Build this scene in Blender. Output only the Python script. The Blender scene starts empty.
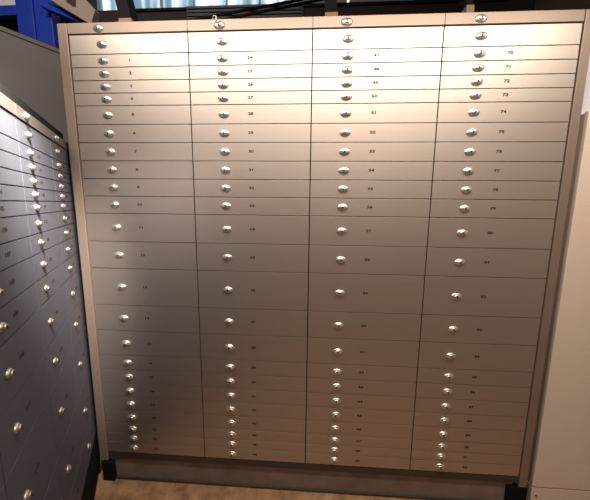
import bpy, bmesh, math, random
from mathutils import Vector, Matrix
random.seed(7)
S = bpy.context.scene
COL = S.collection
PI = math.pi

# ------------------------------------------------------------------ camera
H0 = 2.09                       # height of the top edge of the drawers above the floor
CAM = Vector((0.0176, -1.28975, H0 - 0.67365))
yaw, pit, rol = [math.radians(a) for a in (-3.4675, 8.7634, 0.5891)]
F = Vector((math.sin(yaw)*math.cos(pit), math.cos(yaw)*math.cos(pit), -math.sin(pit)))
R = Vector((math.cos(yaw), -math.sin(yaw), 0))
U = R.cross(F)
R2 = R*math.cos(rol) + U*math.sin(rol)
U2 = -R*math.sin(rol) + U*math.cos(rol)
cd = bpy.data.cameras.new('camera')
cam = bpy.data.objects.new('camera', cd); COL.objects.link(cam)
M = Matrix((R2, U2, -F)).transposed().to_4x4(); M.translation = CAM
cam.matrix_world = M
cd.sensor_fit = 'HORIZONTAL'; cd.sensor_width = 36; cd.lens = 36*300/590
cd.clip_start = 0.02; cd.clip_end = 60
S.camera = cam

# ------------------------------------------------------------------ world, lights, exposure
wd = bpy.data.worlds.new('daylight'); S.world = wd; wd.use_nodes = True
bg = wd.node_tree.nodes['Background']
bg.inputs[0].default_value = (0.84, 0.92, 1.0, 1); bg.inputs[1].default_value = 2.1
S.view_settings.view_transform = 'Standard'
try: S.view_settings.look = 'None'
except Exception: pass
S.view_settings.gamma = 1; S.view_settings.use_curve_mapping = False
S.view_settings.exposure = 0.0

def area(name, loc, target, sx, sy, power, color, spread=PI):
    l = bpy.data.lights.new(name, 'AREA'); l.shape = 'RECTANGLE'; l.size = sx; l.size_y = sy
    l.energy = power; l.color = color; l.spread = spread
    o = bpy.data.objects.new(name, l); COL.objects.link(o)
    o.location = loc
    o.rotation_euler = (Vector(target)-Vector(loc)).to_track_quat('-Z', 'Y').to_euler()
    return o
LAMP = (0.09, -0.62, H0 + 0.32)
area('lamp_light', (LAMP[0], LAMP[1], LAMP[2]-0.035), (LAMP[0], LAMP[1]+0.12, 0), 2.5, 0.10, 39, (1.0, 0.90, 0.78))
FILL_LAMP = (-.38, -.75, H0 + .02)   # added unseen lamp, brightens the upper drawers of the angled cabinet
area('side_fill_light', (FILL_LAMP[0]-.02, FILL_LAMP[1]-.01, FILL_LAMP[2]-.04), (-.76, -.54, 1.64), .07, .25, 13, (1.0, .91, .80), .80)
area('rack_fill_light', (-1.1, -1.6, 3.25), (-1.6, .9, 2.7), .8, .3, 14, (1.0, .90, .82), 1.6)  # added fill light that brightens the blue rack and taupe panel, no fixture
area('room_light', (0.5, -2.7, 3.1), (0.1, -0.9, 0.6), 1.2, 0.4, 27, (1.0, 0.80, 0.66))

# ------------------------------------------------------------------ helpers
def mat(name, color, rough=.5, metal=0., spec=.5, noise=None, bump=None, stretch=(1,1,1)):
    """noise=(scale, other colour, contrast) mottles the base colour; bump=(scale, strength)"""
    m = bpy.data.materials.new(name); m.use_nodes = True
    nt = m.node_tree; b = nt.nodes['Principled BSDF']
    b.inputs['Base Color'].default_value = (*color, 1); b.inputs['Roughness'].default_value = rough
    b.inputs['Metallic'].default_value = metal; b.inputs['Specular IOR Level'].default_value = spec
    if noise or bump:
        tc = nt.nodes.new('ShaderNodeTexCoord'); mp = nt.nodes.new('ShaderNodeMapping')
        mp.inputs['Scale'].default_value = stretch
        nt.links.new(tc.outputs['Object'], mp.inputs['Vector'])
    if noise:
        n = nt.nodes.new('ShaderNodeTexNoise'); n.inputs['Scale'].default_value = noise[0]
        n.inputs['Detail'].default_value = 8; n.inputs['Roughness'].default_value = .65
        cr = nt.nodes.new('ShaderNodeValToRGB')
        h = .5/noise[2]
        cr.color_ramp.elements[0].position = max(0, .5-h); cr.color_ramp.elements[1].position = min(1, .5+h)
        cr.color_ramp.elements[0].color = (*color, 1); cr.color_ramp.elements[1].color = (*noise[1], 1)
        nt.links.new(mp.outputs[0], n.inputs['Vector']); nt.links.new(n.outputs['Fac'], cr.inputs[0])
        nt.links.new(cr.outputs[0], b.inputs['Base Color'])
    if bump:
        n2 = nt.nodes.new('ShaderNodeTexNoise'); n2.inputs['Scale'].default_value = bump[0]; n2.inputs['Detail'].default_value = 5
        bp = nt.nodes.new('ShaderNodeBump'); bp.inputs['Strength'].default_value = bump[1]; bp.inputs['Distance'].default_value = .002
        nt.links.new(mp.outputs[0], n2.inputs['Vector']); nt.links.new(n2.outputs['Fac'], bp.inputs['Height'])
        nt.links.new(bp.outputs[0], b.inputs['Normal'])
    return m

m_drawer = mat('champagne_metal_drawer', (.53, .455, .405), .50, .95, .5, noise=(3.0, (.56, .485, .435), 1.2), bump=(60, .04), stretch=(1, 1, 12))
m_frame  = mat('bronze_grey_metal_frame', (.32, .245, .20), .50, .6, .5)
m_carc   = mat('black_carcass_gap', (.012, .010, .009), .8)
m_chrome = mat('satin_chrome', (.72, .68, .64), .33, .85)
m_key    = mat('dark_keyhole', (.015, .012, .01), .6)
m_ink    = mat('dark_brown_printed_number', (.035, .025, .020), .9, 0, .05)
m_plinth = mat('scuffed_plinth_metal', (.24, .18, .145), .6, .1, noise=(7, (.13, .10, .08), 2.0))
m_rail   = mat('dark_base_rail', (.06, .045, .035), .5, .3)
m_black  = mat('black_painted_base', (.006, .006, .006), .8, 0, .1)
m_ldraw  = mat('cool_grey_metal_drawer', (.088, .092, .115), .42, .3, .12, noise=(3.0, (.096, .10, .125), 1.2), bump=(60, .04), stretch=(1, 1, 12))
m_lframe = mat('grey_metal_header', (.10, .09, .085), .45, .4)
m_beige  = mat('beige_laminate', (.68, .56, .46), .5, 0, noise=(1.6, (.65, .535, .44), 1.0))
m_grey   = mat('grey_painted_sheet_metal', (.19, .175, .16), .6, 0, noise=(3, (.16, .15, .135), 1.0))
m_blue   = mat('blue_painted_steel', (.014, .040, .36), .45, 0, noise=(9, (.018, .055, .45), 1.5), stretch=(3, 3, 1))
m_taupe  = mat('taupe_painted_steel', (.33, .26, .22), .6)
m_wood   = mat('raw_timber', (.42, .29, .19), .7, noise=(20, (.33, .22, .14), 1.5))
m_dsteel = mat('dark_steel', (.008, .006, .0055), .7, 0, .2)
m_slat   = mat('dark_grey_slat', (.07, .08, .09), .5, .2)
m_white  = mat('white_enamel', (.8, .79, .77), .4)
m_floor  = mat('worn_brown_floor', (.14, .072, .036), .6, 0, .3, noise=(13, (.40, .235, .125), 2.6), bump=(90, .8))
m_wall   = mat('warm_grey_plaster', (.30, .25, .21), .85, 0, noise=(4, (.26, .22, .19), 1.2), bump=(60, .3))
m_wallr  = mat('blue_grey_plaster', (.62, .62, .70), .85, 0, noise=(4, (.56, .56, .64), 1.2), bump=(60, .3))
m_wallb  = mat('blackened_board_wall', (.016, .013, .012), .8, 0, noise=(6, (.024, .019, .017), 1.4))
m_ceil   = mat('dark_ceiling', (.05, .045, .042), .85, 0, noise=(4, (.04, .036, .034), 1.2))

def bm_box(bm, x0, x1, y0, y1, z0, z1, bev=0, mi=0):
    vs = [bm.verts.new((x, y, z)) for x in (x0, x1) for y in (y0, y1) for z in (z0, z1)]
    fs = []
    for q in ((0,1,3,2), (4,6,7,5), (0,4,5,1), (2,3,7,6), (0,2,6,4), (1,5,7,3)):
        f = bm.faces.new([vs[i] for i in q]); f.material_index = mi; fs.append(f)
    if bev > 0:
        es = list({e for f in fs for e in f.edges})
        r = bmesh.ops.bevel(bm, geom=es, offset=bev, segments=2, affect='EDGES', profile=.5)
        for f in r['faces']: f.material_index = mi
    return fs
def bm_bar(bm, a, b, w, h, up=(0,0,1), mi=0):
    a, b = Vector(a), Vector(b); t = (b-a).normalized(); s = t.cross(Vector(up)).normalized(); u = s.cross(t)
    vs = [bm.verts.new(p + s*i*w/2 + u*j*h/2) for p in (a, b) for i, j in ((-1,-1), (1,-1), (1,1), (-1,1))]
    for q in ((0,3,2,1), (4,5,6,7), (0,1,5,4), (1,2,6,5), (2,3,7,6), (3,0,4,7)):
        f = bm.faces.new([vs[i] for i in q]); f.material_index = mi
def bm_tube(bm, pts, r, n=10, mi=0):
    pts = [Vector(p) for p in pts]; rings = []
    for i, p in enumerate(pts):
        t = (pts[min(i+1, len(pts)-1)] - pts[max(i-1, 0)]).normalized()
        s = t.cross(Vector((0.13, 0.2, 1))).normalized(); u = s.cross(t)
        rings.append([bm.verts.new(p + (s*math.cos(2*PI*k/n) + u*math.sin(2*PI*k/n))*r) for k in range(n)])
    for a, b in zip(rings, rings[1:]):
        for k in range(n):
            f = bm.faces.new((a[k], a[(k+1) % n], b[(k+1) % n], b[k])); f.material_index = mi; f.smooth = True
    bm.faces.new(rings[0][::-1]).material_index = mi; bm.faces.new(rings[-1]).material_index = mi
def bm_prism(bm, poly, depth, mi=0):
    """poly: 3D points in one upright plane, extruded by the vector depth"""
    poly = [Vector(p) for p in poly]; d = Vector(depth)
    a = [bm.verts.new(p) for p in poly]; b = [bm.verts.new(p+d) for p in poly]
    n = len(a)
    bm.faces.new(a).material_index = mi; bm.faces.new(b[::-1]).material_index = mi
    for i in range(n): bm.faces.new((a[i], b[i], b[(i+1) % n], a[(i+1) % n])).material_index = mi
def mesh(name, bm, mats):
    bmesh.ops.recalc_face_normals(bm, faces=bm.faces[:])
    me = bpy.data.meshes.new(name); bm.to_mesh(me); bm.free()
    for m in (mats if isinstance(mats, (list, tuple)) else [mats]): me.materials.append(m)
    return me
def link(name, me, parent=None, loc=(0,0,0)):
    o = bpy.data.objects.new(name, me); COL.objects.link(o); o.location = loc
    if parent: o.parent = parent
    return o
def obj(name, bm, mats, parent=None, loc=(0,0,0)): return link(name, mesh(name, bm, mats), parent, loc)
def boxobj(name, b, m, parent=None, bev=0):
    bm = bmesh.new(); bm_box(bm, *b, bev=bev); return obj(name, bm, m, parent)
def tag(o, label, cat, group=None):
    o['label'] = label; o['category'] = cat
    if group: o['group'] = group
    return o
def thing(name, label, cat, loc=(0,0,0), rz=0, group=None):
    o = bpy.data.objects.new(name, None); COL.objects.link(o); o.location = loc; o.rotation_euler = (0,0,rz)
    o.empty_display_size = .1
    return tag(o, label, cat, group)
def struct(o): o['kind'] = 'structure'; return o
def at(x, y, Y):
    """the place in the room seen at photo pixel x, y, standing in the upright plane y = Y"""
    d = R2*(x-295)/300 - U2*(y-250)/300 + F
    return CAM + d*((Y-CAM.y)/d.y)

# ------------------------------------------------------------------ room
YB = 1.25
struct(boxobj('floor', (-3.2, 1.6, -3.5, YB+.1, -.1, 0), m_floor))
struct(boxobj('ceiling', (-3.2, 1.6, -3.5, YB+.1, 3.35, 3.45), m_ceil))
struct(boxobj('wall_left', (-3.3, -3.2, -3.5, YB+.1, 0, 3.35), m_wall))
struct(boxobj('wall_right', (1.6, 1.7, -3.5, YB+.1, 0, 3.35), m_wall))
struct(boxobj('wall_front', (-3.2, 1.6, -3.6, -3.5, 0, 3.35), mat('dark_brown_board_wall', (.07, .05, .042), .8, 0, noise=(4, (.05, .036, .03), 1.2))))
WX0, WX1 = at(95, 9.5, YB).x, at(415, 2, YB).x
WZ = at(200, 7.6, YB).z
bm = bmesh.new()
bm_box(bm, -3.2, 1.6, YB, YB+.1, 0, WZ); bm_box(bm, -3.2, WX0, YB, YB+.1, WZ, 3.35)
bm_box(bm, WX1, 1.6, YB, YB+.1, WZ, 3.35); bm_box(bm, WX0, WX1, YB, YB+.1, 3.28, 3.35)
struct(obj('wall_back', bm, m_wallb))
# window strip: clear glass with thin posts; its right part is a dull grey panel
wx = at(293, 5, YB).x
bm = bmesh.new()
n = 6
for i in range(n+1):
    x = WX0 + (wx-WX0)*i/n
    bm_box(bm, x-.006, x+.006, YB+.03, YB+.06, WZ, 3.28)
bm_box(bm, WX0, wx, YB+.03, YB+.06, WZ, WZ+.015)
win = struct(obj('window_1', bm, mat('pale_blue_window_bar', (.25, .33, .38), .5)))
g = bpy.data.materials.new('frosted_glass'); g.use_nodes = True
nt = g.node_tree; nt.nodes.remove(nt.nodes['Principled BSDF'])
tr = nt.nodes.new('ShaderNodeBsdfTransparent'); tl = nt.nodes.new('ShaderNodeBsdfTranslucent'); mx = nt.nodes.new('ShaderNodeMixShader')
nz = nt.nodes.new('ShaderNodeTexNoise'); tc = nt.nodes.new('ShaderNodeTexCoord'); mp = nt.nodes.new('ShaderNodeMapping'); cr = nt.nodes.new('ShaderNodeValToRGB')
mp.inputs['Scale'].default_value = (9, 1, .6); nz.inputs['Scale'].default_value = 1.2
cr.color_ramp.elements[0].position = .35; cr.color_ramp.elements[0].color = (.36, .44, .48, 1)
cr.color_ramp.elements[1].position = .62; cr.color_ramp.elements[1].color = (1, 1, 1, 1)
nt.links.new(tc.outputs['Object'], mp.inputs[0]); nt.links.new(mp.outputs[0], nz.inputs['Vector']); nt.links.new(nz.outputs['Fac'], cr.inputs[0])
nt.links.new(cr.outputs[0], tr.inputs[0]); nt.links.new(cr.outputs[0], tl.inputs[0])
mx.inputs[0].default_value = .35
nt.links.new(tr.outputs[0], mx.inputs[1]); nt.links.new(tl.outputs[0], mx.inputs[2]); nt.links.new(mx.outputs[0], nt.nodes['Material Output'].inputs[0])
boxobj('glass', (WX0, wx, YB+.042, YB+.047, WZ, 3.28), g, win)
bm = bmesh.new()
for a, b in ((wx+.01, wx+(WX1-wx)*.45), (wx+(WX1-wx)*.47, WX1)):
    bm_box(bm, a, b, YB+.02, YB+.05, WZ, 3.28)
struct(obj('trim_1', bm, mat('dull_grey_blind_panel', (.24, .24, .26), .7)))

# ------------------------------------------------------------------ lock, numbers, drawers
def lock_mesh(name='lock', hw=.0225, hh=.0150):
    bm = bmesh.new(); N = 28
    prof = [(1.0, 0), (1.0, .0012), (.95, .0028), (.84, .0048), (.70, .0062), (.60, .0068), (.565, .0066), (.55, .0095), (.50, .0102), (.0, .0104)]
    rings = []
    for r, d in prof:
        if r == 0: rings.append([bm.verts.new((0, -d, 0))]); continue
        rings.append([bm.verts.new((hw*r*math.cos(2*PI*k/N), -d, hh*r*math.sin(2*PI*k/N))) for k in range(N)])
    for a, b in zip(rings, rings[1:]):
        for k in range(N):
            if len(b) == 1: f = bm.faces.new((a[k], a[(k+1) % N], b[0]))
            else: f = bm.faces.new((a[k], a[(k+1) % N], b[(k+1) % N], b[k]))
            f.smooth = True
    bm.faces.new(rings[0][::-1])
    # keyhole: slot and round top
    bm_box(bm, -.0017, .0017, -.0112, -.0100, -.0060, .0024, mi=1)
    bm_box(bm, -.0030, .0030, -.0112, -.0100, -.0014, .0030, mi=1)
    return mesh(name, bm, [m_chrome, m_key])
LOCK = lock_mesh()
m_dull = mat('dull_steel', (.42, .40, .38), .42, .9)
SMALL_LOCK = lock_mesh('lock', .0150, .0112); SMALL_LOCK.materials[0] = m_dull
TXT = {}
def number_mesh(s, size=.0145, sx=1.55):
    if s in TXT: return TXT[s]
    cu = bpy.data.curves.new('number', 'FONT'); cu.body = s; cu.size = size; cu.align_x = 'CENTER'; cu.align_y = 'CENTER'
    cu.extrude = .00025; cu.offset = .0005; cu.resolution_u = 3
    o = bpy.data.objects.new('tmp', cu); COL.objects.link(o)
    me = bpy.data.meshes.new_from_object(o.evaluated_get(bpy.context.evaluated_depsgraph_get()))
    bpy.data.objects.remove(o); bpy.data.curves.remove(cu)
    me.name = 'number'
    me.transform(Matrix.Rotation(PI/2, 4, 'X') @ Matrix.Diagonal((sx, 1, 1, 1)))
    me.materials.clear(); me.materials.append(m_ink)
    TXT[s] = me
    return me
_dm = {}
def drawer_mesh(w, h, m, depth=.02):
    k = (round(w, 4), round(h, 4), m.name)
    if k not in _dm:
        bm = bmesh.new(); bm_box(bm, 0, w, 0, depth, -h, 0, bev=.0004); _dm[k] = mesh('drawer', bm, m)
    return _dm[k]
def drawers(root, xs, zs, m, lock_off, num_off, number, gx=.0022, gz=.0015, tilt=None, locks=None):
    for c in range(len(xs)-1):
        for r in range(len(zs)-1):
            x0, x1, z0, z1 = xs[c]+gx, xs[c+1]-gx, zs[r]-gz, zs[r+1]+gz
            d = link('drawer', drawer_mesh(x1-x0, z0-z1, m), root, (x0, 0, z0))
            if tilt: d.rotation_euler = tilt(c, r)
            zc = -(z0-z1)/2
            lk = link('lock', locks or LOCK, d, (xs[c]+lock_off-x0, 0, zc))
            lk.rotation_euler = (0, random.uniform(-.06, .06), 0)
            s = number(c, r)
            if s: link('number', number_mesh(s), d, (xs[c]+num_off-x0+random.uniform(-.001, .001), -.0002, zc+.0015))

# ------------------------------------------------------------------ big four-column cabinet
Z = [0, -.1484, -.2482, -.3492, -.4483, -.5474, -.6985, -.846, -.9966, -1.1474, -1.297, -1.4484, -1.6991, -1.9475, -2.2966,
     -2.5485, -2.7984, -2.9445, -3.0926, -3.2382, -3.3803, -3.5243, -3.6329, -3.7338, -3.8509]
cab = thing('drawer_cabinet', 'tall bronze-framed cabinet with four columns of numbered champagne metal drawers', 'cabinet')
zs = [H0 + z*.5 for z in Z]; xs = [-1, -.5, 0, .5, 1]
drawers(cab, xs, zs, m_drawer, .139, .251, lambda c, r: None if r == 0 else str(c*23 + r))
zb = zs[-1]
boxobj('carcass', (-1.032, 1.032, .0215, .62, .045, H0+.036), m_carc, cab)
for a, b in ((-1.043, -1.003), (1.003, 1.037)):
    boxobj('side_post', (a, b, -.004, .62, zb-.05 if a < 0 else .112, H0+.043), m_frame, cab, bev=.0012)
for i in range(4):
    h = boxobj('header_panel', (xs[i]+.001-(.002 if i == 0 else 0), xs[i+1]-.0006, -.003, .0215, H0+.0035, H0+.043), m_frame, cab, bev=.0006)
    link('lock', LOCK, h, (xs[i]+.131, -.003, H0+.021))
boxobj('top_panel', (-1.002, 1.002, .0216, .62, H0+.0362, H0+.0425), m_frame, cab)
boxobj('base_rail', (-1.002, 1.002, .001, .03, zb-.036, zb-.003), m_rail, cab, bev=.001)
pl = boxobj('plinth', (-1.0, .985, .012, .06, .012, zb-.036), m_plinth, cab, bev=.001)
boxobj('skirting_strip', (-1.0, .985, .004, .0115, 0, .014), m_rail, cab, bev=.001)
boxobj('foot', (-1.035, -.975, -.008, .05, 0, .105), m_black, cab, bev=.002)
boxobj('foot', (.955, 1.045, -.004, .05, 0, .109), m_black, cab, bev=.002)
# key left in the second header lock
k = thing('key', 'small steel key left standing in the second lock of the top bar', 'key', (-.369, -.0175, H0+.021))
bm = bmesh.new(); bm_box(bm, -.0011, .0011, -.012, .001, -.0035, .0035)
obj('blade', bm, m_chrome, k)
bm = bmesh.new()
bm_tube(bm, [(0, -.021-.010*math.cos(t), .010*math.sin(t)) for t in [2*PI*i/18 for i in range(19)]], .0022, 8)
obj('bow', bm, m_chrome, k)
bm = bmesh.new()
bm_tube(bm, [(.008*math.sin(t)-.004, -.030+.001*math.sin(2*t), .009*math.cos(t)+.001) for t in [2*PI*i/22 for i in range(23)]], .0010, 6)
obj('ring', bm, m_chrome, k)

# ------------------------------------------------------------------ left cabinet, standing at an angle
AZ = math.radians(119.79)
Lx, Ly = -.973, -.151
zl = [-.455, -.5166, -.556, -.597, -.636, -.674, -.712, -.770, -.828, -.904, -.981, -1.120, -1.250, -1.476, -1.69, -1.83]
zl = [H0+z for z in zl]
lc = thing('drawer_cabinet', 'lower drawer cabinet set at an angle on the left, pale above and nearly black below', 'cabinet', (Lx, Ly, 0), AZ)
xl = [-1.06, -.735, -.408, -.082, .19]
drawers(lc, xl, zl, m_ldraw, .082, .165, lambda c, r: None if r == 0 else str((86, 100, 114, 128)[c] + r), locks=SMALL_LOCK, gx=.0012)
boxobj('carcass', (-1.065, .19, .0215, .42, .06, H0-.425), m_carc, lc)
boxobj('side_post', (.192, .212, -.002, .42, .03, H0-.42), m_black, lc, bev=.001)
for i in range(4):
    h = boxobj('header_panel', (xl[i]+.0006, xl[i+1]-.0006, -.003, .0215, H0-.4525, H0-.420), m_lframe, lc, bev=.0006)
    link('lock', SMALL_LOCK, h, (xl[i]+.072, -.003, H0-.437))
boxobj('base_panel', (-1.065, .19, 0, .0215, H0-2.02, zl[-1]-.002), m_black, lc, bev=.001)
boxobj('plinth', (-1.06, .18, .01, .40, 0, H0-2.021), m_black, lc)
boxobj('top_cover', (-1.065, .20, .012, .42, H0-.4245, H0-.383), m_black, lc, bev=.001)

# ------------------------------------------------------------------ beige cabinet on the right
bc = thing('storage_cabinet', 'plain beige laminate cabinet standing right of the big drawer cabinet', 'cabinet', (1.071, .004, 0))
boxobj('body', (.004, .47, .021, .58, .108, H0-.31), m_beige, bc, bev=.001)
boxobj('door', (0, .47, 0, .0195, .112, H0-.306), m_beige, bc, bev=.0015)
b = boxobj('base_panel', (0.001, .47, .002, .55, 0, .104), m_beige, bc, bev=.001)
bm = bmesh.new()
bm_tube(bm, [(.022, .003, .062), (.022, -.002, .062)], .004, 12)
obj('screw', bm, m_key, b)

tag(boxobj('board', (1.085, 1.50, .06, .085, H0-.31, H0+.12), m_wallr, bev=.002), 'pale blue-grey board standing on top of the beige laminate cabinet', 'board')
# ------------------------------------------------------------------ things behind the cabinets
def hz(x, y, z):
    d = R2*(x-295)/300 - U2*(y-250)/300 + F
    return CAM + d*((z-CAM.z)/d.z)
gz = H0+.2
p1, p2 = hz(0, 25.5, gz), hz(59, 49, gz)
t = (p2-p1); t.z = 0; gl = t.length; t.normalize(); az = math.atan2(t.y, t.x)
gc = thing('storage_cabinet', 'grey sheet metal cabinet rising behind the angled drawer cabinet', 'cabinet', (p1.x, p1.y, 0), az)
boxobj('body', (-.5, gl+.28, .004, .35, 0, gz-.022), m_grey, gc, bev=.002)
boxobj('top_trim', (-.505, gl+.285, -.002, .355, gz-.0215, gz), m_grey, gc, bev=.002)

rk = thing('pallet_rack', 'blue steel storage rack upright with beams, behind the left cabinets', 'rack', (at(35, 20, .95).x, .95, 0))
ox = rk.location.x
a, b = at(17, 20, .95).x-ox, at(34, 20, .95).x-ox; c = at(51, 20, .95).x-ox
bm = bmesh.new()
bm_box(bm, a, b-.002, 0, .09, 0, 3.2, bev=.003); bm_box(bm, b+.002, c, .008, .09, 0, 3.2, bev=.003)
obj('upright', bm, m_blue, rk)
z1, z0 = at(8, 7, .99).z, at(8, 17, .99).z
boxobj('beam', (a-.5, a, .02, .07, z0, z1), m_blue, rk, bev=.002)
q1, q2 = at(44, 3, .93), at(92, 27, .93)
bm = bmesh.new(); o_ = Vector((ox, .95, 0))
e1 = at(60, 12, .90)-o_; e2 = at(98, 28.5, .90)-o_
dd = (e2-e1).normalized()
bm_bar(bm, e1-dd*.12, e2+dd*.05, .04, .075, up=(0, 1, 0)); obj('brace', bm, m_blue, rk)
pb = thing('board', 'pale narrow board set high on the blue rack at the top left corner', 'board', (at(5, 3, 1.0).x-.15, 1.08, z1))
boxobj('board', (-.3, .19, -.02, 0, .004, .3), m_white, pb)
# taupe slanted panel with a dark hatch
bm = bmesh.new()
poly = [at(x, y, .80) for x, y in ((42, -6), (80, -6), (95, 10), (91, 24.5), (58, 4.5))]
bm_prism(bm, poly, (0, .05, 0))
tp = tag(obj('duct_panel', bm, m_taupe), 'slanted taupe steel panel with a dark hatch above the left corner', 'panel')
bm = bmesh.new()
bm_prism(bm, [at(x, y, .792) for x, y in ((66, -4), (75, -4), (75, 6), (72, 5.5), (66, 1))], (0, .007, 0))
obj('hatch', bm, mat('dark_brown_hatch', (.05, .02, .014), .6), tp)

# dark sloping struts standing on the cabinet top on timber blocks
tops = H0+.0425
for i, (px0, px1, ptop, lab) in enumerate((
        (118, 131, (113, -12), 'dark slanting steel strut on a timber block above the first column'),
        (325, 338, (325, -12), 'dark steel strut on a timber block above the third column'),
        (466, 474, (466, -12), 'dark steel strut on a timber block above the fourth column'))):
    Y = .14
    xa, xb = at(px0, 15, Y).x, at(px1, 15, Y).x; w = xb-xa
    st = thing('strut', lab, 'strut', ((xa+xb)/2, Y, tops), 0, 'struts standing on the cabinet top')
    zb_ = (at(px0, (21, 15, 8)[i], Y).z - tops); zt_ = (at(px0, (18, 12, 4.6)[i], Y).z - tops)
    zt_ = max(zt_, .06)
    boxobj('block', (-w/2, w/2, 0, .09, 0, zt_), m_wood, st, bev=.002)
    pt = at(*ptop, Y+.02)
    bm = bmesh.new()
    dx = pt.x + w*.5 - (xa+xb)/2; dz = pt.z - tops
    bm_prism(bm, [(-w/2, .01, zt_), (w*.42, .01, zt_), (dx+w*.38, .01, dz), (dx-w*.5, .01, dz)], (0, .07, 0))
    obj('arm', bm, m_dsteel, st)
# shelf of dark slats on the wall under the window, and beam under the window
x0, x1 = at(183, 10, YB-.1).x, at(303, 10, YB-.1).x
lv = thing('louvre_panel', 'dark grey slatted panel under the bright window strip', 'louvre', ((x0+x1)/2, YB-.06, WZ-.325))
hw = (x1-x0)/2
boxobj('frame', (-hw, hw, .035, .058, 0, .31), m_slat, lv)
bm = bmesh.new()
for i in range(12): bm_box(bm, -hw+.01, hw-.01, 0, .034, .01+i*.025, .027+i*.025, bev=.002)
obj('slats', bm, m_slat, lv)
bm = bmesh.new(); bm_box(bm, -1.55, 1.4, YB-.02, YB-.002, WZ-.022, WZ-.004, bev=.002)
tag(obj('steel_beam', bm, m_dsteel), 'long dark steel beam running under the window strip', 'beam')
for (pa, pc, lab) in (((188, 21), (262, 7), 'thin dark diagonal rod behind the cabinet top, upper of the pair'),
                     ((212, 22), (285, 7), 'thin dark diagonal rod behind the cabinet top, lower of the pair')):
    bm = bmesh.new(); a_, b_ = at(*pa, .8), at(*pc, .95); dd = (b_-a_).normalized()
    bm_tube(bm, [a_-dd*.25, b_+dd*.3], .0095, 8)
    tag(obj('rod', bm, m_dsteel), lab, 'rod', 'diagonal rods behind the cabinet top')

lp = thing('unseen_strip_lamp', 'short unseen strip lamp added to brighten the angled cabinet on the left', 'lamp', FILL_LAMP, math.radians(119.79))  # invented fixture around the added side fill, with housing and cable
bm = bmesh.new(); bm_box(bm, -.18, .18, -.05, .05, 0, .045, bev=.004); obj('housing', bm, m_white, lp)
bm = bmesh.new(); bm_tube(bm, [(0, 0, .045), (0, 0, 3.35-FILL_LAMP[2])], .003, 6); obj('cable', bm, m_key, lp)
# lamp housing above the drawers (out of the picture)
lp = thing('unseen_strip_lamp', 'white strip lamp hanging just above and in front of the big drawer cabinet', 'lamp', LAMP)
bm = bmesh.new(); bm_box(bm, -1.27, 1.27, -.06, .06, 0, .05, bev=.004); obj('housing', bm, m_white, lp)
bm = bmesh.new()
for s in (-.8, .8): bm_tube(bm, [(s, 0, .05), (s, 0, 3.35-LAMP[2])], .003, 6)
obj('cable', bm, m_key, lp)
